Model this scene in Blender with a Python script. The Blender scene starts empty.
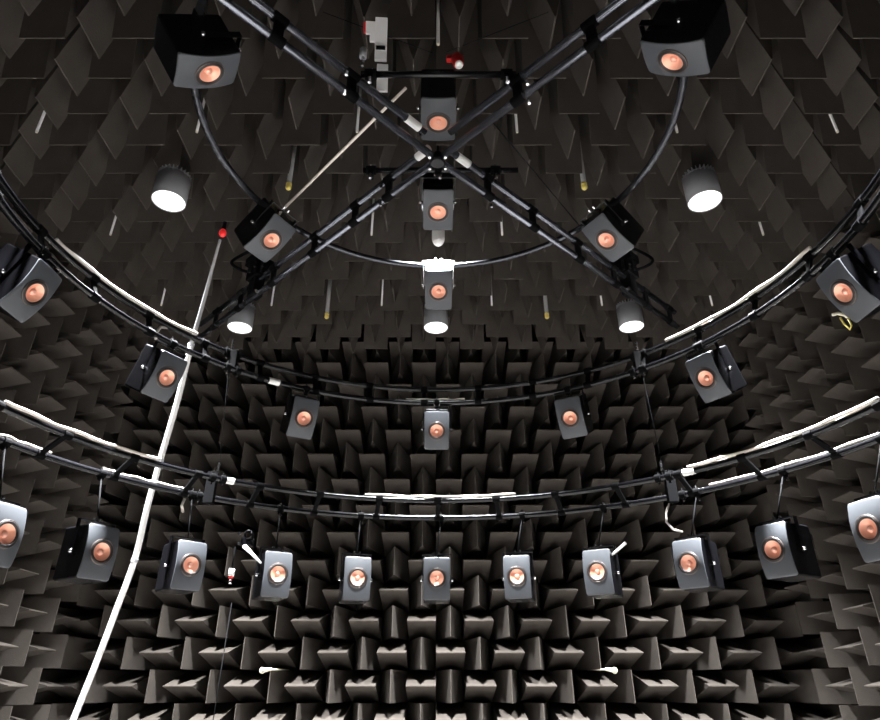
import bpy, bmesh, math, random
from mathutils import Vector, Matrix
random.seed(4)
PI = math.pi
R_ = math.radians
C = bpy.context.scene.collection
FL = 1.6                       # height of the camera above the floor; all z below are given relative to it
XC, YC = 0.165, 2.6            # centre of the loudspeaker array

# ------------------------------------------------------------------ camera
cd = bpy.data.cameras.new('camera'); cam = bpy.data.objects.new('camera', cd); C.objects.link(cam)
cam.location = (0.1526, 0, FL)
cam.rotation_euler = (R_(90 + 27.5), 0, 0)
cd.sensor_width = 36; cd.lens = 626.5 / 880 * 36
cd.shift_x = 3.85 / 880; cd.shift_y = 1.2 / 880
cd.clip_start = 0.01
bpy.context.scene.camera = cam
# ------------------------------------------------------------------ world, exposure
w = bpy.data.worlds.new('world'); bpy.context.scene.world = w; w.use_nodes = True
w.node_tree.nodes['Background'].inputs[0].default_value = (0.6, 0.62, 0.7, 1)
w.node_tree.nodes['Background'].inputs[1].default_value = 0.0
vs = bpy.context.scene.view_settings
vs.view_transform = 'Standard'; vs.look = 'None'; vs.gamma = 1; vs.use_curve_mapping = False
vs.exposure = -0.12
LAMP_POWER = 430.0
LAMP_COLOR = (0.955, 0.98, 1.0)
LAMP_SPREAD = 66

# ------------------------------------------------------------------ materials
def mat(name, col, rough=0.5, metal=0.0, emit=None, es=0, noise=None, bump=None, spec=0.5, coat=0):
    m = bpy.data.materials.new(name); m.use_nodes = True
    nt = m.node_tree; b = nt.nodes['Principled BSDF']
    b.inputs['Base Color'].default_value = (*col, 1)
    b.inputs['Roughness'].default_value = rough
    b.inputs['Metallic'].default_value = metal
    b.inputs['Specular IOR Level'].default_value = spec
    if coat: b.inputs['Coat Weight'].default_value = coat
    if emit:
        b.inputs['Emission Color'].default_value = (*emit, 1); b.inputs['Emission Strength'].default_value = es
    if noise or bump:
        tc = nt.nodes.new('ShaderNodeTexCoord'); nz = nt.nodes.new('ShaderNodeTexNoise')
        nt.links.new(tc.outputs['Object'], nz.inputs['Vector'])
        nz.inputs['Scale'].default_value = (noise or bump)[0]; nz.inputs['Detail'].default_value = 4
        if noise:
            r = nt.nodes.new('ShaderNodeValToRGB'); a = noise[1]
            r.color_ramp.elements[0].position = .3; r.color_ramp.elements[1].position = .7
            r.color_ramp.elements[0].color = (*[c * (1 - a) for c in col], 1)
            r.color_ramp.elements[1].color = (*[min(1, c * (1 + a)) for c in col], 1)
            nt.links.new(nz.outputs['Fac'], r.inputs[0]); nt.links.new(r.outputs[0], b.inputs['Base Color'])
        if bump:
            n2 = nt.nodes.new('ShaderNodeTexNoise'); n2.inputs['Scale'].default_value = bump[0]
            nt.links.new(tc.outputs['Object'], n2.inputs['Vector'])
            bp = nt.nodes.new('ShaderNodeBump'); bp.inputs['Strength'].default_value = bump[1]; bp.inputs['Distance'].default_value = .004
            nt.links.new(n2.outputs['Fac'], bp.inputs['Height']); nt.links.new(bp.outputs[0], b.inputs['Normal'])
    return m
M = dict(
    foam=mat('foam', (.071, .061, .053), 1.0, noise=(6, .10), bump=(120, .4), spec=.15),
    base=mat('foam_base', (.02, .019, .018), 1.0, spec=.1),
    floor=mat('floor_boards', (.125, .117, .110), .8, noise=(3, .15)),
    black=mat('black_paint', (.004, .004, .005), .2, spec=.3),
    matte=mat('black_matte', (.003, .003, .0035), .85, spec=.05),
    gloss=mat('black_gloss', (.004, .004, .005), .25, spec=.25),
    baffle=mat('silver_baffle', (.062, .067, .076), .48, metal=.0, spec=.35),
    copper=mat('copper_cone', (.97, .45, .31), .34, metal=.2),
    pale=mat('pale_copper', (.95, .50, .38), .3, metal=.3),
    rubber=mat('rubber', (.012, .01, .01), .5),
    ring=mat('trim_ring', (.13, .10, .09), .35, metal=.8),
    chrome=mat('chrome', (.8, .8, .82), .18, metal=1),
    white=mat('white_plastic', (.92, .91, .89), .45),
    muted_white=mat('white_enamel', (.34, .33, .33), .5),  # white toned down to one even mid grey, for the yoke
    dull=mat('dull_tube', (.06, .063, .072), .24, metal=.8),
    satin=mat('satin_tube', (.17, .18, .21), .22, metal=.85),
    cable=mat('white_cable', (.85, .77, .70), .5),
    cream=mat('cream', (.8, .76, .6), .5),
    grey=mat('grey_paint', (.42, .43, .45), .5),
    tube=mat('grey_conduit', (.34, .34, .34), .45),
    yellow=mat('yellow_tip', (.95, .78, .2), .4),
    red=mat('red_plastic', (.7, .02, .02), .35),
    redglow=mat('red_indicator', (.8, .03, .03), .4, emit=(1, .03, .03), es=.35),
    lamp=mat('lamp_diffuser', (1, 1, 1), .5, emit=(1, 1, 1), es=1.6),
    wire=mat('steel_wire', (.008, .008, .009), .9, spec=.05),
)

# ------------------------------------------------------------------ helpers
def V(x, y, z): return Vector((x, y, z + FL))
def tag(o, label=None, cat=None, group=None, kind=None):
    if label: o['label'] = label
    if cat: o['category'] = cat
    if group: o['group'] = group
    if kind: o['kind'] = kind
    return o
def empty(name, loc, label, cat, group=None):
    o = bpy.data.objects.new(name, None); C.objects.link(o); o.location = loc; o.empty_display_size = .1
    return tag(o, label, cat, group)
def emit(name, bm, m, parent=None, smooth=False, world=True):
    """link a bmesh as one object; bm in world space unless world=False; parent empties carry only location/rotation"""
    bmesh.ops.recalc_face_normals(bm, faces=bm.faces)
    if name in ('bolt', 'threaded_stud', 'collar') and parent is not None and world is not None:
        todo = set(bm.verts); isl = []
        while todo:
            st = [todo.pop()]; got = {st[0]}
            while st:
                for e in st.pop().link_edges:
                    for u in e.verts:
                        if u in todo: todo.discard(u); got.add(u); st.append(u)
            isl.append(got)
        if len(isl) > 1 and name == 'bolt':
            for g in isl:
                t = bmesh.new(); vm = {v: t.verts.new(v.co) for v in g}
                for f in {f for v in g for f in v.link_faces}: t.faces.new([vm[v] for v in f.verts])
                o = emit(name, t, m, parent, smooth, world)
            bm.free(); return o
    me = bpy.data.meshes.new(name)
    if parent is not None and world:
        mw = Matrix.Identity(4); q = parent
        while q: mw = Matrix.LocRotScale(q.location, q.rotation_euler, None) @ mw; q = q.parent
        bm.transform(mw.inverted())
    elif parent is None and world and len(bm.verts):
        pass
    bm.to_mesh(me); bm.free()
    me.materials.append(m)
    if smooth:
        for p in me.polygons: p.use_smooth = True
    o = bpy.data.objects.new(name, me); C.objects.link(o)
    if parent is not None: o.parent = parent
    return o
def centred(name, bm, m, smooth=False, loc=None):
    """one-mesh thing with its origin at its middle"""
    if loc is None:
        loc = sum((v.co for v in bm.verts), Vector()) / len(bm.verts)
    bm.transform(Matrix.Translation(-Vector(loc)))
    o = emit(name, bm, m, None, smooth); o.location = loc
    return o
def frame(a, b):
    z = (b - a).normalized(); x = z.orthogonal().normalized(); y = z.cross(x); return x, y, z
def bar(bm, a, b, r, n=12, r2=None, cap=True):
    r2 = r if r2 is None else r2
    x, y, z = frame(a, b); A = []; B = []
    for i in range(n):
        t = 2 * PI * i / n; d = x * math.cos(t) + y * math.sin(t)
        A.append(bm.verts.new(a + d * r)); B.append(bm.verts.new(b + d * r2))
    for i in range(n):
        j = (i + 1) % n; bm.faces.new((A[i], A[j], B[j], B[i]))
    if cap: bm.faces.new(A[::-1]); bm.faces.new(B)
def path(bm, pts, r, n=8, closed=False, cap=True):
    pts = [Vector(p) for p in pts]; N = len(pts); rings = []
    t0 = (pts[1] - pts[0]).normalized(); nx = t0.orthogonal().normalized()
    for i in range(N):
        if closed: t = (pts[(i + 1) % N] - pts[i - 1]).normalized()
        else: t = (pts[min(i + 1, N - 1)] - pts[max(i - 1, 0)]).normalized()
        nx = (nx - t * nx.dot(t)).normalized(); ny = t.cross(nx)
        rr = r(i / (N - 1)) if callable(r) else r
        rings.append([bm.verts.new(pts[i] + (nx * math.cos(2 * PI * k / n) + ny * math.sin(2 * PI * k / n)) * rr) for k in range(n)])
    for i in range(N if closed else N - 1):
        a = rings[i]; b = rings[(i + 1) % N]
        for k in range(n): bm.faces.new((a[k], a[(k + 1) % n], b[(k + 1) % n], b[k]))
    if not closed and cap: bm.faces.new(rings[0][::-1]); bm.faces.new(rings[-1])
def box(bm, c, sx, sy, sz, rot=None, bev=0):
    """box of full sizes sx,sy,sz about c, optional 3x3/4x4 rot, bevelled edges"""
    t = bmesh.new(); bmesh.ops.create_cube(t, size=1)
    bmesh.ops.scale(t, vec=(sx, sy, sz), verts=t.verts)
    if bev: bmesh.ops.bevel(t, geom=t.edges[:], offset=bev, segments=2, affect='EDGES', profile=.7)
    mt = Matrix.Translation(c) @ (rot.to_4x4() if rot else Matrix.Identity(4)); t.transform(mt)
    merge(bm, t)
def merge(bm, t):
    vm = {v: bm.verts.new(v.co) for v in t.verts}
    for f in t.faces: bm.faces.new([vm[v] for v in f.verts])
    t.free()
def lathe(bm, prof, mt, n=32, cap=False):
    """profile of (r, h) turned about the local z of mt"""
    rings = []
    for r, h in prof:
        if r < 1e-6: rings.append([bm.verts.new(mt @ Vector((0, 0, h)))])
        else: rings.append([bm.verts.new(mt @ Vector((r * math.cos(2 * PI * k / n), r * math.sin(2 * PI * k / n), h))) for k in range(n)])
    for a, b in zip(rings, rings[1:]):
        for k in range(n):
            j = (k + 1) % n
            if len(a) == 1 and len(b) == 1: continue
            if len(a) == 1: bm.faces.new((a[0], b[k], b[j]))
            elif len(b) == 1: bm.faces.new((a[k], a[j], b[0]))
            else: bm.faces.new((a[k], a[j], b[j], b[k]))
    if cap:
        if len(rings[0]) > 1: bm.faces.new(rings[0])
        if len(rings[-1]) > 1: bm.faces.new(rings[-1])
def link_copy(o, parent=None):
    c = o.copy(); C.objects.link(c); c.parent = parent; return c
def cyl(R, deg, z): return V(XC + R * math.sin(R_(deg)), YC + R * math.cos(R_(deg)), z)
def facing(pos, fwd, up=Vector((0, 0, 1))):
    """matrix whose local +Y points along fwd (the front) and +Z up"""
    y = fwd.normalized(); x = y.cross(up)
    if x.length < 1e-3: x = Vector((1, 0, 0))
    x.normalize(); z = x.cross(y)
    m = Matrix.Identity(4)
    for i, v in enumerate((x, y, z)):
        for k in range(3): m[k][i] = v[k]
    return Matrix.Translation(pos) @ m
def B(): return bmesh.new()

# ------------------------------------------------------------------ the room shell
S = 0.30                        # cell of the wedge lining
YB, XL, XR, ZT = 6.974, -3.45, 3.75, 3.729   # planes through the wedge tips
DEP, BAS = 0.66, 0.10
Z0 = 0.01                       # height of wedge row 0
YJ = 6.834                      # first ceiling / side column
def slab(name, x0, x1, y0, y1, z0, z1, m):
    bm = B(); c = Vector(((x0 + x1) / 2, (y0 + y1) / 2, (z0 + z1) / 2)); box(bm, Vector((0, 0, 0)), x1 - x0, y1 - y0, z1 - z0)
    o = emit(name, bm, m); o.location = c; o['kind'] = 'structure'; return o
T = DEP + BAS
yb, xl, xr, zt = YB + T + .006, XL - T - .006, XR + T + .006, ZT + T + FL + .006
yf = -2.2
slab('wall_back', xl - .2, xr + .2, yb, yb + .2, -.2, zt + .2, M['base'])
slab('wall_left', xl - .2, xl, yf, yb, -.2, zt + .2, M['base'])
slab('wall_right', xr, xr + .2, yf, yb, -.2, zt + .2, M['base'])
slab('wall_front', xl - .2, xr + .2, yf - .2, yf, -.2, zt + .2, M['base'])
slab('ceiling', xl, xr, yf, yb, zt, zt + .2, M['base'])
slab('floor', xl, xr, yf, yb, -.2, 0, M['floor'])

# ------------------------------------------------------------------ foam wedges
def wedge_bm(bm, mt):
    """local: knife edge along x at y=0 (the tip), base block behind at +y"""
    h = S / 2 - .003; g = S / 2 - .002
    t = .004
    P = [(-g, 0, -t), (g, 0, -t), (g, 0, t), (-g, 0, t), (-g, DEP, -h), (g, DEP, -h), (g, DEP, h), (-g, DEP, h),
         (-g, T, -h), (g, T, -h), (g, T, h), (-g, T, h)]
    v = [bm.verts.new(mt @ Vector(p)) for p in P]
    for f in ((0, 1, 2, 3), (0, 4, 5, 1), (3, 2, 6, 7), (0, 3, 7, 4), (1, 5, 6, 2), (4, 8, 9, 5), (7, 6, 10, 11), (4, 7, 11, 8), (5, 9, 10, 6), (8, 11, 10, 9)):
        bm.faces.new([v[i] for i in f])
def basis(x, y, z, o):
    m = Matrix.Identity(4)
    for i, vv in enumerate((x, y, z)):
        for k in range(3): m[k][i] = vv[k]
    return Matrix.Translation(o) @ m
X_, Y_, Z_ = Vector((1, 0, 0)), Vector((0, 1, 0)), Vector((0, 0, 1))
cells = []   # (matrix, surface, row, col, level)
for k in range(-4, 14):
    for i in range(-13, 15):
        lvl = (i + k) % 2 == 0; o = V(i * S, YB, Z0 + k * S)
        cells.append((basis(X_, Y_, Z_, o) if lvl else basis(Z_, Y_, -X_, o), 'back', k, i, lvl))
for k in range(-4, 13):
    for j in range(0, 24):
        y = YJ - .15 - j * S
        lvl = (j + k) % 2 == 0; o = V(XL, y, Z0 + k * S)
        cells.append((basis(Y_, -X_, Z_, o) if lvl else basis(Z_, -X_, -Y_, o), 'left', k, j, lvl))
        lvl = (j + k) % 2 == 1; o = V(XR, y, Z0 + k * S)
        cells.append((basis(Y_, X_, -Z_, o) if lvl else basis(Z_, X_, Y_, o), 'right', k, j, lvl))
for j in range(0, 25):
    for i in range(-13, 15):
        lvl = (i + j) % 2 == 0; o = V(i * S, YJ - j * S, ZT)
        cells.append((basis(X_, Z_, -Y_, o) if lvl else basis(Y_, Z_, X_, o), 'ceiling', j, i, lvl))
def project(P):
    X, Y, Z = P[0] - .1526, P[1], P[2] - FL
    th = R_(27.5); d = Y * math.cos(th) + Z * math.sin(th)
    if d < .3: return None
    return 436.15 + 626.5 * X / d, 361.2 - 626.5 * (-Y * math.sin(th) + Z * math.cos(th)) / d, d
vis, rest = [], []
for c in cells:
    q = project(c[0] @ Vector((0, .05, 0)))
    if c[1] == 'back' and c[2] > 12: q = None
    if c[1] in ('back', 'ceiling') and not (-11 <= c[3] <= 12): q = None
    (vis if q and 4 < q[0] < 876 and 4 < q[1] < 716 else rest).append((c, q))
vis.sort(key=lambda t: t[1][2]); near, far = vis[:300], vis[300:]
ORD = ['zeroth', 'first', 'second', 'third', 'fourth', 'fifth', 'sixth', 'seventh', 'eighth', 'ninth', 'tenth', 'eleventh', 'twelfth',
       'thirteenth', 'fourteenth', 'fifteenth', 'sixteenth', 'seventeenth', 'eighteenth', 'nineteenth', 'twentieth', 'twenty-first', 'twenty-second', 'twenty-third', 'twenty-fourth']
wb = B(); wedge_bm(wb, Matrix.Identity(4))
bmesh.ops.recalc_face_normals(wb, faces=wb.faces)
wme = bpy.data.meshes.new('foam_wedge'); wb.to_mesh(wme); wb.free(); wme.materials.append(M['foam'])
rows = {}
for c, q in vis: rows.setdefault((c[1], c[2]), []).append((q[0], q[1], c[3]))
def rank(sf, r):   # order of the rows of a surface as the photo shows them
    keys = sorted(k[1] for k in rows if k[0] == sf); return keys.index(r) + 1 if sf != 'ceiling' else len(keys) - keys.index(r)
for c, q in near:
    mt, sf, r, i, lvl = c
    o = bpy.data.objects.new('foam_wedge', wme); C.objects.link(o); o.matrix_world = mt
    rr = rows[(sf, r)]
    if sf == 'ceiling':
        col = sum(1 for a in rr if a[2] <= i)
        lab = 'ceiling foam wedge, edge %s, %s row from the frame top, %s from the left' % ('crosswise' if lvl else 'lengthwise', ORD[rank(sf, r)], ORD[col])
    elif sf == 'back':
        col = sum(1 for a in rr if a[2] <= i)
        lab = 'back wall foam wedge, edge %s, %s row from the bottom, %s from left corner' % ('level' if lvl else 'upright', ORD[rank(sf, r)], ORD[col])
    else:
        col = sum(1 for a in rr if a[2] <= i)
        lab = '%s wall foam wedge, edge %s, %s row from the bottom, %s from far corner' % (sf, 'level' if lvl else 'upright', ORD[rank(sf, r)], ORD[col])
    tag(o, lab, 'acoustic wedge', {'ceiling': 'foam wedges on the ceiling', 'back': 'foam wedges on the back wall', 'left': 'foam wedges on the left wall', 'right': 'foam wedges on the right wall'}[sf])
bm = B()
for c, q in far + rest: wedge_bm(bm, c[0])
o = emit('foam_wedge_lining', bm, M['foam'])
tag(o, 'smaller and farther foam wedges lining the back wall, side walls and ceiling', 'acoustic wedges', 'foam wedges farther off', 'stuff')

# ------------------------------------------------------------------ ring trusses
def ring_pts(R, z, n=180): return [cyl(R, 360 * i / n, z) for i in range(n)]
def arc_pts(R, z, a, b, n=24): return [cyl(R, a + (b - a) * i / n, z) for i in range(n + 1)]
TR = .021
RING = dict(A=(2.396, 1.335, 2.585, 1.239), B=(2.182, 2.219, 2.131, 2.075))
def ring(key, label, a0, step, nodes):
    Ru, zu, Rl, zl = RING[key]
    t = empty('ring_truss', V(XC, YC, zl), label, 'truss', 'circular trusses round the array')
    for nm, R, z in (('upper_tube', Ru, zu), ('lower_tube', Rl, zl)):
        bm = B(); path(bm, ring_pts(R, z), TR, 12, True); emit(nm, bm, M['black'], t, True)
    a = a0
    while a < a0 + 360 - 1e-6:
        p, q = cyl(Ru, a, zu), cyl(Rl, a, zl); bm = B()
        d = (q - p).normalized(); tan = Vector((math.cos(R_(a)), -math.sin(R_(a)), 0)); nn = d.cross(tan)
        rot = Matrix((tan, nn, d)).transposed()
        box(bm, (p + q) / 2, .034, .016, (q - p).length - .02, rot, .003)
        for c in (p, q): bar(bm, c - tan * .027, c + tan * .027, TR + .006, 14)
        emit('strut', bm, M['matte'], t)
        a += step
    for a in nodes:
        p, q = cyl(Ru, a, zu), cyl(Rl, a, zl); tan = Vector((math.cos(R_(a)), -math.sin(R_(a)), 0)); bm = B()
        for c in (p, q):
            bar(bm, c - tan * .06, c - tan * .02, TR + .010, 14); bar(bm, c + tan * .02, c + tan * .06, TR + .010, 14)
        box(bm, (p + q) / 2, .07, .05, (q - p).length + .02, None, .006)
        k = emit('coupler', bm, M['matte'], t)
        for c in (p, q):
            for s in (-1, 1):
                bm = B(); e = c + tan * .04 * s
                bar(bm, e + Z_ * .02, e + Z_ * .048, .008, 8); bar(bm, e - Z_ * .03, e - Z_ * .05, .008, 8)
                emit('bolt', bm, M['chrome'], k)
        bm = B(); e = p - tan * .005
        for h in (.06, .085, .11): bar(bm, e + Z_ * (h - .008), e + Z_ * (h + .008), .011, 8)
        bar(bm, e + Z_ * .02, e + Z_ * .12, .006, 8)
        emit('eye_bolt', bm, M['chrome'], k)
    return t
ringA = ring('A', 'large lower ring of paired black tubes above the bottom row of loudspeakers', 0, 11.25, (-41.5, 42.5))
ringB = ring('B', 'middle ring of paired black tubes crossing behind the hanging lamps', -3, 12, (-45.0, 44.0))
t = empty('ring_pipe', V(XC, YC, 2.884), 'small upper ring of single black tube round the cross truss', 'pipe ring')
bm = B(); path(bm, ring_pts(1.35, 2.884), TR, 12, True); emit('tube', bm, M['dull'], t, True)
for a in (0, 52, -50, 120, -120):
    bm = B(); c = cyl(1.35, a, 2.884); tan = Vector((math.cos(R_(a)), -math.sin(R_(a)), 0)); bar(bm, c - tan * .03, c + tan * .03, TR + .007, 14)
    k = emit('collar', bm, M['matte'], t)
# paper labels wrapped round tubes
def label_on(par, c, d, ln=.085, r=TR + .0035, m='white'):
    bm = B(); bar(bm, c - d * ln / 2, c + d * ln / 2, r, 14); emit('paper_label', bm, M[m], par)
def tang(a): return Vector((math.cos(R_(a)), -math.sin(R_(a)), 0))
label_on(ringA, cyl(2.396, 47, 1.335), tang(47)); label_on(ringA, cyl(2.396, -39.6, 1.335), tang(-39.6))
label_on(ringB, cyl(2.131, -36.0, 2.075), tang(-36.0))

# white cables strapped along the tubes
def cable(label, R, z, a, b, r=.009, m='cable', wob=.006, n=40):
    bm = B(); pts = []
    for i in range(n + 1):
        t_ = i / n; d = a + (b - a) * t_
        pts.append(cyl(R + wob * math.sin(t_ * 17 + R * 9), d, z + wob * .4 * math.sin(t_ * 23 + a)))
    path(bm, pts, r, 8); o = centred('cable', bm, M[m], True)
    tag(o, label, 'cable', 'white cables strapped along the tubes')
tz = TR + .010
cable('white cable on the lower ring truss at the left frame edge', 2.385, 1.335 + tz, -78, -52, .012)
cable('long white cable on top of the lower ring truss in the middle', 2.395, 1.335 + tz, -14, 15, .011)
cable('second white cable beside the long one on the middle of the lower ring', 2.42, 1.335 + tz - .008, -4, 13, .008)
cable('thick white cable on the lower ring truss at the right frame edge', 2.385, 1.335 + tz, 47, 79, .012)
cable('thin white cable beside the thick one on the lower ring, right side', 2.412, 1.335 + tz - .007, 52, 79, .008)
cable('white cable on the outer tube of the lower ring, left side', 2.585, 1.239 + tz, -76, -66, .009)
cable('short white cable on the outer tube of the lower ring, left of pole', 2.585, 1.239 + tz, -58, -45, .008)
cable('white cable on the outer tube of the lower ring, right side', 2.585, 1.239 + tz, 48, 78, .009)
cable('pinkish white cable on the middle ring truss, left of the diagonal pole', 2.170, 2.219 + tz, -84, -53, .012)
cable('white cable bundle on the middle ring truss, right side', 2.170, 2.219 + tz, 50, 82, .012)
cable('thinner white cable beside the bundle on the middle ring, right side', 2.196, 2.219 + tz - .006, 52, 76, .008)
cable('pinkish cable on the middle ring above its centre loudspeaker', 2.131, 2.075 + tz, -7, 6, .008)

# ------------------------------------------------------------------ cross truss
XT = (0.16, 2.62)
ct = empty('cross_truss', V(XT[0], XT[1], 2.65), 'black X shaped ladder truss crossing overhead in the middle', 'truss')
ZL, ZU = 2.65, 2.79
ARM = {'ul': (-1, -1.0), 'ur': (1, -1.0), 'll': (-1, 1.0), 'lr': (1, .93)}
def armpt(k, r, z):
    dx, dy = ARM[k]; L = math.hypot(dx, dy); return V(XT[0] + dx / L * r, XT[1] + dy / L * r, z)
ties = {'ul': (.62, 1.05, 1.5, 1.95, 2.4), 'ur': (.58, 1.02, 1.5, 1.95, 2.4), 'll': (.42, .75, 1.2, 1.72, 2.2, 2.6), 'lr': (.42, .85, 1.35, 1.8, 2.25, 2.62)}
for k in ARM:
    end = 2.9 if k == 'll' else 2.72
    for nm, z, r0 in (('lower_tube', ZL, .05), ('upper_tube', ZU, .10)):
        bm = B(); bar(bm, armpt(k, r0, z), armpt(k, end, z), TR, 16); emit(nm, bm, M['satin'], ct, True)
    d = (armpt(k, 1, 0) - armpt(k, 0, 0)).normalized(); nn = Z_.cross(d); rot = Matrix((d, nn, Z_)).transposed()
    for r in ties[k]:
        bm = B(); box(bm, armpt(k, r, (ZL + ZU) / 2), .05, .018, ZU - ZL - .01, rot, .003)
        for z in (ZL, ZU): c = armpt(k, r, z); bar(bm, c - d * .036, c + d * .036, TR + .006, 14)
        s = emit('strut', bm, M['matte'], ct)
        if r == ties[k][0]:
            bm = B()
            for z in (ZL, ZU): c = armpt(k, r + .05, z); bar(bm, c + nn * .02 - Z_ * .03, c + nn * .02 - Z_ * .055, .008, 8)
            emit('bolt', bm, M['chrome'], s)
bm = B(); lathe(bm, [(0, -.03), (.035, -.03), (.045, -.02), (.045, .02), (.035, .03), (0, .03)], Matrix.Translation(V(XT[0], XT[1], ZL)), 20)
hub = emit('hub', bm, M['black'], ct)
for k in ARM:
    bm = B(); c = armpt(k, .062, ZL - .018); bar(bm, c - Z_ * .012, c + Z_ * .002, .009, 8); emit('bolt', bm, M['chrome'], hub)
for k, r in (('ul', .165), ('ll', .09), ('lr', .18)):
    d = (armpt(k, 1, 0) - armpt(k, 0, 0)).normalized(); label_on(ct, armpt(k, r + .03, ZU), d, .10)
for nm, p, q in (('near', V(-.24, 2.215, 2.845), V(.57, 2.215, 2.845)), ('far', V(-.30, 2.90, 2.845), V(.66, 2.90, 2.845))):
    t = empty('cross_bar', (p + q) / 2, 'short black bar across the %s side of the cross truss' % nm, 'bar', 'short bars over the cross truss')
    bm = B(); bar(bm, p, q, .017, 12); emit('tube', bm, M['black'], t, True)
    for s in (.05, .76 if nm == 'near' else .82):
        bm = B(); c = p + X_ * s; bar(bm, c - X_ * .03, c + X_ * .03, .028, 12); box(bm, c - Z_ * .03, .03, .05, .05, None, .004)
        kk = emit('clamp', bm, M['matte'], t)
        bm = B(); bar(bm, c + Z_ * .02, c + Z_ * .045, .008, 8); bar(bm, c - Z_ * .05 - Y_ * .02, c - Z_ * .085 - Y_ * .02, .010, 8); emit('bolt', bm, M['chrome'], kk)

# ------------------------------------------------------------------ loudspeakers
SW, SH, SD = .200, .310, .270
def outline(w, h, r, n=8):
    pts = []
    for cx, cz, a0 in ((w / 2 - r, h / 2 - r, 0), (-w / 2 + r, h / 2 - r, 90), (-w / 2 + r, -h / 2 + r, 180), (w / 2 - r, -h / 2 + r, 270)):
        for i in range(n + 1):
            a = R_(a0 + 90 * i / n); pts.append((cx + r * math.cos(a), cz + r * math.sin(a)))
    # subdivide the straight sides so the curved baffle bends them
    out = []
    for i, p in enumerate(pts):
        out.append(p); q = pts[(i + 1) % len(pts)]; L = math.hypot(q[0] - p[0], q[1] - p[1]); k = int(L / .025)
        for j in range(1, k): out.append((p[0] + (q[0] - p[0]) * j / k, p[1] + (q[1] - p[1]) * j / k))
    return out
def bulge(x, z): return -.008 * (x / (SW / 2)) ** 2 - .024 * (z / (SH / 2)) ** 2
def front_surface(bm, w, h, r, off, tmin, back=.006):
    ol = outline(w, h, r); rings = []
    n = len(ol)
    ring0 = [bm.verts.new((x, bulge(x, z) + off - back, z)) for x, z in ol]; rings.append(ring0)
    for t_ in (1, .985, .93, .85, .75, .65, .55, .5):
        ln = []
        for x, z in ol:
            # blend from the rounded rectangle to a circle of radius tmin
            a = math.atan2(z, x); cx, cz = tmin * math.cos(a), tmin * math.sin(a); s = (t_ - .5) / .5
            px, pz = x * s + cx * (1 - s), z * s + cz * (1 - s)
            ln.append(bm.verts.new((px, bulge(px, pz) + off - (.0015 if t_ == 1 else 0), pz)))
        rings.append(ln)
    for a, b in zip(rings, rings[1:]):
        for k in range(n): bm.faces.new((a[k], a[(k + 1) % n], b[(k + 1) % n], b[k]))
    return rings
def build_speaker():
    root = empty('loudspeaker', (0, 0, 0), 'x', 'loudspeaker')
    # cabinet: front follows the curved baffle, walls run back, back edge rounded
    bm = B(); ol = outline(SW, SH, .012); n = len(ol); rings = []
    rings.append([bm.verts.new((x * .98, bulge(x, z) - .004, z * .98)) for x, z in ol])
    rings.append([bm.verts.new((x, bulge(x, z) - .006, z)) for x, z in ol])
    for s, y in ((1, -.12), (1, -SD + .012), (.985, -SD + .003), (.95, -SD)):
        rings.append([bm.verts.new((x * s, y, z * s)) for x, z in ol])
    for a, b in zip(rings, rings[1:]):
        for k in range(n): bm.faces.new((a[k], a[(k + 1) % n], b[(k + 1) % n], b[k]))
    bm.faces.new(rings[-1]); emit('cabinet', bm, M['gloss'], root, False, False)
    bm = B(); front_surface(bm, SW * .995, SH * .995, .016, .002, .069); emit('baffle', bm, M['baffle'], root, True, False).data
    root.children[-1]['label'] = 'silver grey curved front panel'
    fm = Matrix.Rotation(-PI / 2, 4, 'X')   # local z of the lathe -> +y (front)
    dr = B(); lathe(dr, [(.0735, -.004), (.0735, .0015), (.0715, .0035), (.069, .0030), (.068, .0005)], fm, 48)
    ds = emit('driver', dr, M['ring'], root, True, False)
    bm = B(); lathe(bm, [(.070, .0015), (.066, .0045), (.060, .0065), (.054, .0040), (.0515, -.002)], fm, 48); emit('surround', bm, M['rubber'], ds, True, False)
    bm = B(); lathe(bm, [(.0520, -.001), (.045, -.005), (.034, -.012), (.022, -.017), (.018, -.018)], fm, 48); emit('cone', bm, M['copper'], ds, True, False)
    bm = B(); lathe(bm, [(.0185, -.019), (.017, -.012), (.014, -.009), (.008, -.0055), (0, -.004)], fm, 32); emit('tweeter', bm, M['pale'], ds, True, False)
    ds['label'] = 'round copper coloured driver'
    # yoke: U shaped strap over the cabinet
    bm = B(); yc_ = -.125; hh = SH / 2 + .035; hw = SW / 2 + .012
    box(bm, Vector((0, yc_, hh)), 2 * hw + .008, .035, .005, None, .001)
    for s in (-1, 1): box(bm, Vector((s * hw, yc_, hh / 2 - .01)), .005, .035, hh + .02, None, .001)
    yk = emit('yoke', bm, M['black'], root, False, False)
    for s in (-1, 1):
        bm = B(); bar(bm, Vector((s * (SW / 2 - .001), yc_, 0)), Vector((s * (hw + .016), yc_, 0)), .010, 12); emit('knob', bm, M['chrome'], yk, True, False)
    bm = B()
    for s in (-.02, .02): bar(bm, Vector((s, yc_, hh + .002)), Vector((s, yc_, hh + .02)), .008, 8)
    emit('bolt', bm, M['chrome'], yk, False, False)
    return root
proto = build_speaker(); first = True; PARTS = list(proto.children)
def copy_speaker(white=False):
    global first
    if first: first = False; return proto
    r = proto.copy(); C.objects.link(r)
    for ch in PARTS:
        c = ch.copy(); C.objects.link(c); c.parent = r
        for g in ch.children:
            d = g.copy(); C.objects.link(d); d.parent = c
    return r
TGT = V(XC, YC, .72)
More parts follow.
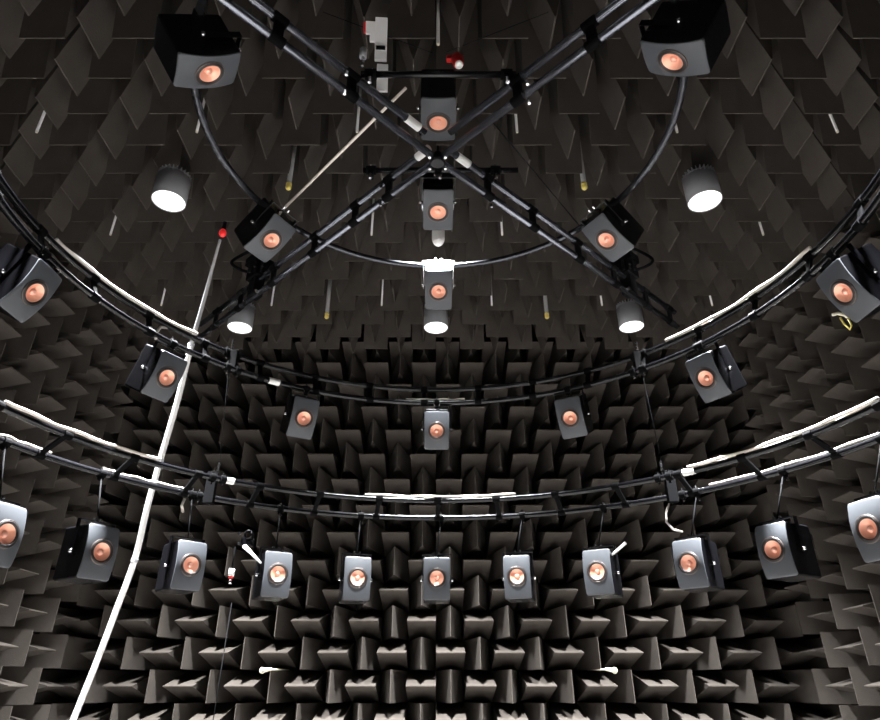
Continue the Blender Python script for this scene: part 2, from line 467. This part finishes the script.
def speaker(pos, label, group, hang=None, hangdir=None, white=False, up=Z_, roll=0, rodr=.005):
    r = copy_speaker(); pos = Vector(pos)
    mt = facing(pos, TGT - pos, up)
    r.matrix_basis = mt; r['label'] = label; r['group'] = group; r['category'] = 'loudspeaker'
    ys = [c for c in r.children if c.name.startswith('yoke')][0]
    if white:
        ys.data = ys.data.copy(); ys.data.materials[0] = M['muted_white']; ys['label'] = 'white painted yoke'
    if hang is not None:
        top = mt @ Vector((0, -.125, SH / 2 + .037)); h = Vector(hang)
        bm = B(); bar(bm, top, h - (h - top).normalized() * (TR + .002), rodr, 10)
        emit('hanger_rod', bm, M['matte'], r, True)
        bm = B(); d = hangdir; bar(bm, h - d * .022, h + d * .022, TR + .007, 14); box(bm, h - Z_ * .034, .03, .03, .02, None, .003)
        cl = emit('tube_clamp', bm, M['matte'], r)
        bm = B(); bar(bm, h + Z_ * .026, h + Z_ * .045, .009, 8); bar(bm, h - Z_ * .05 + d * .012, h - Z_ * .066 + d * .012, .009, 8); emit('bolt', bm, M['chrome'], cl)
    return r
GA, GB, GC = 'loudspeakers hanging below the lower ring', 'loudspeakers hanging below the middle ring', 'loudspeakers hanging from the top ring and cross truss'
A_ = [(-73.3, .699), (-58.9, .709), (-44.3, .712), (-29.2, .713), (-14.8, .718), (-.2, .728), (14.6, .729), (29.1, .729), (44.9, .721), (58.7, .723), (73.2, .726)]
LA = ['silver fronted loudspeaker cut by the left frame edge, bottom row', 'bottom row loudspeaker just left of the leaning white pole',
      'bottom row loudspeaker just right of the leaning white pole', 'bottom row loudspeaker with a small camera at its upper left corner',
      'bottom row loudspeaker directly left of the centre one', 'darkest loudspeaker, in the middle of the bottom row',
      'bottom row loudspeaker directly right of the centre one', 'bottom row loudspeaker with a white lever at its upper right',
      'bottom row loudspeaker below a curved white cable, right of centre', 'bottom row loudspeaker second from the right frame edge',
      'silver fronted loudspeaker cut by the right frame edge, bottom row']
for (a, z), l in zip(A_, LA):
    speaker(cyl(2.316, a, z), l, GA, cyl(2.585, a + .8, 1.239), tang(a))
B_ = [(-86.5, 1.82), (-58.1, 1.809), (-29.0, 1.818), (-.2, 1.819), (28.7, 1.823), (57.4, 1.814), (86.7, 1.816)]
LB = ['tilted loudspeaker at the left frame edge, below the middle ring', 'tilted loudspeaker below the middle ring, beside the top of the white pole',
      'small loudspeaker below the middle ring, left of its centre one', 'centre loudspeaker below the middle ring',
      'small loudspeaker below the middle ring, right of its centre one', 'tilted loudspeaker below the middle ring, under the right coupler',
      'tilted loudspeaker at the right frame edge above a yellow clip']
for (a, z), l in zip(B_, LB):
    speaker(cyl(2.103, a, z), l, GB, cyl(2.131, a, 2.075), tang(a))
C_ = [(-58.7, 2.583), (.2, 2.592), (59.4, 2.575)]
LC = ['tilted loudspeaker on the top ring left of the cross truss, red light behind', 'loudspeaker under a white yoke at the front of the top ring',
      'tilted loudspeaker on the top ring right of the cross truss']
for (a, z), l in zip(C_, LC):
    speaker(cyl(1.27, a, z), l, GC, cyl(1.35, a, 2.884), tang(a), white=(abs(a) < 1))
speaker(V(-.936, 2.037, 2.62), 'large black loudspeaker seen from below, upper left of photo', GC, cyl(1.35, -117, 2.884), tang(-117))
speaker(V(1.267, 1.972, 2.62), 'large black loudspeaker seen from below, upper right of photo', GC, cyl(1.35, 120, 2.884), tang(120))
speaker(V(.165, 3.21, 2.775), 'loudspeaker just below the middle of the cross truss', GC, V(.165, 2.90, 2.845), X_)
speaker(V(.165, 2.585, 2.90), 'downward facing loudspeaker above the middle of the cross truss', GC, up=Y_)

# ------------------------------------------------------------------ ceiling lamps
def lamp(x, y, z, label):
    t = empty('ceiling_lamp', V(x, y, z), label, 'lamp', 'round white ceiling lamps')
    r = .128; H = .27
    mt = Matrix.Translation(V(x, y, z))
    bm = B(); lathe(bm, [(r - .006, .012), (r - .006, .002), (r - .003, 0), (r, .004), (r, H - .05), (r - .012, H - .04), (r - .012, H - .02)], mt, 40)
    emit('housing', bm, M['grey'], t, True)
    bm = B()
    for k in range(24):
        a = 2 * PI * k / 24; c = V(x, y, z + H - .018) + Vector((math.cos(a), math.sin(a), 0)) * (r * .72)
        box(bm, c, r * .5, .006, .045, Matrix.Rotation(a, 3, 'Z'))
    lathe(bm, [(0, H - .03), (r * .9, H - .03), (r * .9, H - .024), (0, H - .024)], mt, 32)
    emit('heat_sink', bm, M['grey'], t)
    bm = B(); lathe(bm, [(0, .004), (r * .6, .0045), (r - .007, .008)], mt, 40); emit('diffuser', bm, M['lamp'], t, True)
    bm = B(); bar(bm, V(x, y, z + H), V(x, y, z + .343), .012, 10); emit('stem', bm, M['matte'], t, True)
    ld = bpy.data.lights.new('lamp_light', 'AREA'); ld.shape = 'DISK'; ld.size = .23; ld.energy = LAMP_POWER; ld.color = LAMP_COLOR; ld.spread = R_(LAMP_SPREAD)
    lo = bpy.data.objects.new('lamp_light', ld); C.objects.link(lo); lo.parent = t; lo.location = (0, 0, -.004)
LZ = 3.36
for x, y, l in ((-1.935, 3.76, 'large grey lamp with a bright round lens, upper left'), (2.25, 3.76, 'large grey lamp with a bright round lens, upper right'),
                (.15, 5.70, 'lamp with a bright round lens below the top ring centre'), (-1.92, 5.70, 'lamp partly behind black clamps, left end of cross truss'),
                (2.21, 5.68, 'lamp partly behind black clamps, right end of cross truss'),
                (.165, 3.83, 'lamp hidden behind the loudspeaker under the cross truss'),
                (-1.90, 1.86, 'near left lamp above the frame'), (.15, 1.55, 'near middle lamp above the frame'), (2.22, 1.86, 'near right lamp above the frame')):
    lamp(x, y, LZ, l)

# ------------------------------------------------------------------ rods and conduits through the ceiling lining
def rod(x, y, z, label, r=.010, big=False, L=.8):
    t = empty('ceiling_conduit' if big else 'ceiling_rod', V(x, y, z), label, 'conduit' if big else 'rod', 'yellow tipped conduits from the ceiling' if big else 'thin white rods poking through the ceiling foam')
    bm = B(); bar(bm, V(x, y, z + .01), V(x, y, z + L), r, 12); emit('tube' if big else 'rod', bm, M['tube' if big else 'white'], t, True)
    bm = B()
    if big:
        lathe(bm, [(0, -.035), (.012, -.033), (.022, -.022), (.025, -.01), (.022, .002), (.020, .008), (.024, .010), (.024, .03), (r, .034)], Matrix.Translation(V(x, y, z)), 20)
        emit('bulb_tip', bm, M['yellow'], t, True)
    else:
        bar(bm, V(x, y, z), V(x, y, z + .012), r * .9, 12); emit('end_cap', bm, M['cream'], t)
XRr = .159
side = {-5: 'outermost left', -3: 'second from left', -1: 'left of centre', 1: 'right of centre', 3: 'second from right', 5: 'outermost right'}
rown = ['nearest row below the frame top', 'middle row', 'farthest row near the back wall']
for j in range(3):
    for i in (-5, -3, -1, 1, 3, 5):
        if j == 1 and i in (-3, 3): continue
        rod(XRr + i * .6, 3.37 + 1.2 * j, 3.686, 'white ceiling rod, %s, %s' % (side[i], rown[j]))
rod(.165, 2.60, 3.62, 'longest thin white ceiling rod above the top loudspeaker', .011)
for x, y, z, l in ((-1.05, 3.87, 3.62, 'grey conduit with yellow tip left of the cross truss'), (1.36, 3.87, 3.62, 'grey conduit with yellow tip right of the cross truss'),
                (-1.04, 5.83, 3.59, 'grey conduit with yellow tip near back wall, left'), (1.36, 5.83, 3.59, 'grey conduit with yellow tip near back wall, right')):
    rod(x, y, z, l, .021, True)

# ------------------------------------------------------------------ leaning pole and other fittings
t = empty('leaning_pole', V(-2.6, 4.9, -1.6), 'long leaning white pole on the left with a grey upper end', 'pole')
PP = [V(-1.49, 3.80, 3.02), V(-1.585, 3.98, 2.87), V(-1.66, 4.12, 2.69), V(-1.77, 4.30, 2.385), V(-1.865, 4.48, 1.99), V(-1.98, 4.65, 1.56), V(-2.05, 4.75, 1.20), V(-2.12, 4.88, .85), V(-2.22, 4.96, .47), V(-2.31, 5.03, .144), V(-2.40, 5.08, -.19), V(-2.75, 5.25, -1.58)]
def smooth(P, k=4):
    out = []
    for i in range(len(P) - 1):
        a, b, c, d = P[max(i - 1, 0)], P[i], P[i + 1], P[min(i + 2, len(P) - 1)]
        for j in range(k):
            u = j / k; out.append(.5 * ((2 * b) + (c - a) * u + (2 * a - 5 * b + 4 * c - d) * u * u + (3 * b - a - 3 * c + d) * u ** 3))
    return out + [P[-1]]
t.location = PP[-1]
bm = B(); path(bm, smooth(PP[:4]), lambda s: .010 + .008 * s, 12); emit('upper_section', bm, M['tube'], t, True)
bm = B(); path(bm, smooth(PP[3:]), .0225, 12); emit('lower_section', bm, M['white'], t, True)
for a, b in ((3, 4), (5, 6), (7, 8)):
    bm = B(); d = (PP[b] - PP[a]).normalized(); bar(bm, PP[a] - d * .012, PP[a] + d * .012, .026, 14); emit('joint', bm, M['grey'], t)
# red indicator at its top
t = empty('red_indicator', V(-1.395, 3.60, 2.91), 'small red indicator light at the top of the leaning pole', 'indicator light')
bm = B(); lathe(bm, [(0, -.03), (.018, -.024), (.026, -.008), (.026, .01), (.016, .03), (0, .032)], Matrix.Translation(V(-1.395, 3.60, 2.92)), 20); emit('lens', bm, M['redglow'], t, True)
bm = B(); bar(bm, V(-1.395, 3.60, 2.95), V(-1.395, 3.60, 3.02), .014, 12); emit('base', bm, M['matte'], t)
# thin white diagonal rod
bm = B(); bar(bm, V(-.93, 3.42, 2.98), V(-.02, 2.44, 3.02), .009, 10)
tag(centred('thin_rod', bm, M['cable'], True), 'thin white rod running diagonally from the top ring to the cross truss', 'rod')
# white switch box
t = empty('power_unit', V(-.14, 2.16, 3.05), 'white upright power unit with a red end behind the cross truss', 'power unit')
mt = facing(V(-.145, 2.22, 3.02), Vector((.05, -.8, -.5)))
def lb(nm, pts, m, par, bev=.003):
    for (c, s) in pts:
        bm = B(); box(bm, Vector(c), *s, None, bev); bm.transform(mt); emit(nm, bm, M[m], par)
lb('body', [((0, 0, .07), (.065, .03, .22))], 'white', t)
lb('lower_body', [((-.012, 0, -.13), (.06, .028, .14))], 'white', t)
lb('socket', [((.055, .004, .125), (.055, .03, .06))], 'white', t)
lb('red_end', [((.088, .004, .125), (.012, .034, .05))], 'red', t)
lb('socket_step', [((.045, .004, .075), (.03, .028, .04))], 'white', t)
lb('switch', [((.0, .02, .02), (.05, .012, .018))], 'matte', t)
# the small grey plug on black stalk left of it
t = empty('grey_plug', V(-.235, 2.2, 2.95), 'small grey plug on a black stalk left of the power unit', 'plug')
bm = B(); bar(bm, V(-.235, 2.2, 2.96), V(-.235, 2.2, 3.02), .020, 14); emit('plug_body', bm, M['grey'], t, True)
bm = B(); bar(bm, V(-.235, 2.2, 2.89), V(-.235, 2.2, 2.96), .009, 12); emit('stalk', bm, M['chrome'], t, True)
# red connector
t = empty('red_connector', V(.275, 2.36, 3.15), 'red connector with a white ring above the top loudspeaker', 'connector')
q = facing(V(.28, 2.38, 3.15), Vector((.1, -.25, -.95))) @ Matrix.Rotation(-PI / 2, 4, 'X')
bm = B(); lathe(bm, [(0, -.09), (.03, -.088), (.036, -.05), (.030, -.02), (.032, 0), (.022, .012)], q, 20); emit('plug_body', bm, M['red'], t, True)
bm = B(); lathe(bm, [(.022, .008), (.024, .022), (.015, .026), (.010, .016), (0, .014)], q, 20); emit('ring', bm, M['white'], t, True)
bm = B(); box(bm, V(.262, 2.40, 3.215), .10, .03, .035, None, .008); emit('latch', bm, M['red'], t)
# white sensor beneath the upper speaker
t = empty('sensor', V(.168, 3.60, 2.865), 'small white sensor hanging between two central loudspeakers', 'sensor')
bm = B(); lathe(bm, [(0, -.055), (.022, -.05), (.040, -.03), (.046, -.005), (.046, .075), (.02, .09), (0, .09)], Matrix.Translation(V(.168, 3.60, 2.865)), 8); emit('shell', bm, M['white'], t)
bm = B(); bar(bm, V(.165, 3.60, 2.975), V(.165, 3.60, 3.85), .008, 8); emit('stem', bm, M['matte'], t)
# black clamp clusters at the lower ends of the cross truss
def cluster(k, r, s, label):
    c = armpt(k, r, ZU + .06); t = empty('junction_block', c, label, 'junction block', 'black junction blocks on the cross truss')
    d = (armpt(k, 1, 0) - armpt(k, 0, 0)).normalized(); nn = Z_.cross(d); rot = Matrix((d, nn, Z_)).transposed()
    bm = B(); box(bm, c, .16, .12, .10, rot, .012); box(bm, c - Z_ * .13, .09, .085, .16, rot, .008); emit('block', bm, M['matte'], t)
    bm = B(); box(bm, c + Z_ * .10, .13, .18, .07, rot, .01); emit('plug_housing', bm, M['matte'], t)
    for q_ in (-.045, 0, .045):
        bm = B()
        for h in range(6): lathe(bm, [(.0, -.006), (.011, -.006), (.014, 0), (.011, .006), (0, .006)], Matrix.Translation(c + Vector((q_, -.075, .06 - h * .018))), 10)
        emit('threaded_stud', bm, M['wire'], t)
    bm = B(); pts = []
    for i in range(29):
        a = 2 * PI * i / 24; pts.append(c + Vector((s * (.10 + .13 * math.cos(a)), .02 + .03 * math.sin(2 * a), .14 + .10 * math.sin(a))))
    path(bm, pts, .012, 8); emit('cable_loop', bm, M['matte'], t, True)
    bm = B(); bar(bm, c + Vector((0, -.08, .0)), c + Vector((0, -.10, .0)), .010, 10); bar(bm, c + Vector((-s * .03, -.06, -.20)), c + Vector((-s * .03, -.08, -.20)), .011, 10); emit('bolt', bm, M['chrome'], t)
cluster('ll', 1.97, -1, 'black junction block with a cable loop on left truss end')
cluster('lr', 2.00, 1, 'black junction block with a cable loop on right truss end')
# thin suspension wires
def wire(a, b, label, r=.0022, m='wire', mid=None):
    bm = B(); path(bm, [a, b] if mid is None else [a.lerp(b, i / 12) - Z_ * mid * math.sin(PI * i / 12) for i in range(13)], r, 6)
    tag(centred('wire', bm, M[m], True), label, 'wire', 'thin suspension wires')
wire(cyl(2.19, -45, 2.05), cyl(2.40, -41.5, 1.46), 'thin wire from middle ring down to the lower ring, left')
wire(cyl(2.19, 44, 2.05), cyl(2.40, 42.5, 1.46), 'thin wire from middle ring down to the lower ring, right')
wire(V(-.55, 2.45, 3.72), V(.13, 2.35, 3.20), 'dark wire rising to the upper left from the top loudspeaker')
wire(V(.85, 2.45, 3.72), V(.20, 2.35, 3.20), 'dark wire rising to the upper right from the top loudspeaker')
wire(V(.50, 2.75, 3.10), V(1.25, 3.75, 3.10), 'dark wire slanting down right behind the cross truss', .004)
wire(cyl(2.31, -36.6, .50), cyl(2.33, -36.9, -.60), 'thin wire hanging below the small camera at lower left', .003)
# curved white leads under the lower ring couplers
def lead(pts, label, r=.008):
    bm = B(); path(bm, pts, r, 8); tag(centred('short_lead', bm, M['cable'], True), label, 'cable', 'short white leads by the rings')
lead([cyl(2.585, 41.0, 1.20), cyl(2.585, 40.2, 1.13), cyl(2.56, 40.2, 1.06), cyl(2.52, 41.5, .99), cyl(2.50, 43.0, .965)], 'curved white lead hanging from the lower ring, right coupler')
lead([cyl(2.585, -44.6, 1.20), cyl(2.585, -44.9, 1.15), cyl(2.57, -44.6, 1.10)], 'short white lead hanging from the lower ring, left coupler', .010)
lead([cyl(2.20, -57.5, 2.23), cyl(2.18, -60.2, 2.18), cyl(2.15, -61.4, 2.10), cyl(2.13, -61.5, 2.05)], 'short white lead looping over the middle ring, left', .010)
# camera / bracket by the fourth speaker
p = cyl(2.42, -34.4, .925)
t = empty('small_camera', p, 'small black camera with a white arm left of a bottom row loudspeaker', 'camera')
bm = B(); box(bm, p, .08, .09, .06, None, .01); lathe(bm, [(.03, 0), (.032, .05), (.026, .055)], Matrix.Translation(p + Vector((.02, -.03, .04))) @ Matrix.Rotation(PI / 2, 4, 'X'), 16); emit('housing', bm, M['gloss'], t)
bm = B()
for dx, dz in ((-.05, .05), (.03, .06), (-.045, -.02), (.045, .01)): bar(bm, p + Vector((dx, -.05, dz)), p + Vector((dx, -.065, dz)), .011, 8)
emit('bolt', bm, M['chrome'], t)
bm = B(); bar(bm, p + Vector((.0, -.07, -.04)), p + Vector((.14, -.10, -.16)), .016, 10, .007); emit('arm', bm, M['white'], t, True)
p = cyl(2.40, -36.6, .68)
t = empty('hanging_plug', p, 'small white plug with a red ring left of a bottom row loudspeaker', 'plug')
bm = B(); bar(bm, p, p + Z_ * .05, .020, 12); emit('plug_body', bm, M['white'], t, True)
bm = B(); bar(bm, p - Z_ * .012, p, .017, 12); emit('red_band', bm, M['red'], t, True)
bm = B(); bar(bm, p - Z_ * .05, p - Z_ * .02, .012, 12); emit('pin', bm, M['chrome'], t, True)
bm = B(); bar(bm, p + Z_ * .05, p + Z_ * .2, .006, 8); emit('stem', bm, M['matte'], t, True)
# white lever right of speaker 598
p = cyl(2.40, 30.9, .83)
bm = B(); bar(bm, p, p + Vector((.13, -.02, .10)), .006, 10, .013)
tag(centred('lever', bm, M['white'], True), 'small white lever sticking up beside a bottom row loudspeaker', 'lever')
# hooks between the wedges of the back wall
for x, s, l in ((-1.54, 1, 'left'), (1.89, -1, 'right')):
    t = empty('wall_hook', V(x, 6.78, .145), 'small cream hook between back wall wedges, %s of centre' % l, 'hook', 'cream hooks between the back wall wedges')
    bm = B(); bar(bm, V(x, 6.80, .145), V(x + s * .09, 6.80, .158), .022, 12, .014)
    lathe(bm, [(0, -.012), (.024, -.012), (.03, 0), (.024, .012), (0, .012)], Matrix.Translation(V(x, 6.80, .145)) @ Matrix.Rotation(PI / 2, 4, 'X'), 16)
    bar(bm, V(x + s * .08, 6.80, .156), V(x + s * .11, 7.5, .165), .008, 8)
    emit('handle', bm, M['cream'], t, True)
    bm = B(); bar(bm, V(x, 6.785, .145), V(x, 6.779, .145), .007, 8); emit('screw', bm, M['matte'], t)
# yellow clip
t = empty('clip', V(2.31, 2.84, 1.73), 'small yellow clip hanging beneath the right edge loudspeaker', 'clip')
bm = B(); path(bm, [V(2.26, 2.84, 1.757), V(2.29, 2.84, 1.765), V(2.325, 2.84, 1.755), V(2.335, 2.84, 1.74)], .009, 8); emit('top_loop', bm, M['cream'], t, True)
bm = B(); path(bm, [V(2.335, 2.84, 1.735), V(2.34, 2.84, 1.69), V(2.325, 2.84, 1.665), V(2.305, 2.84, 1.70), V(2.295, 2.84, 1.74)], .005, 8); emit('hook', bm, M['yellow'], t, True)
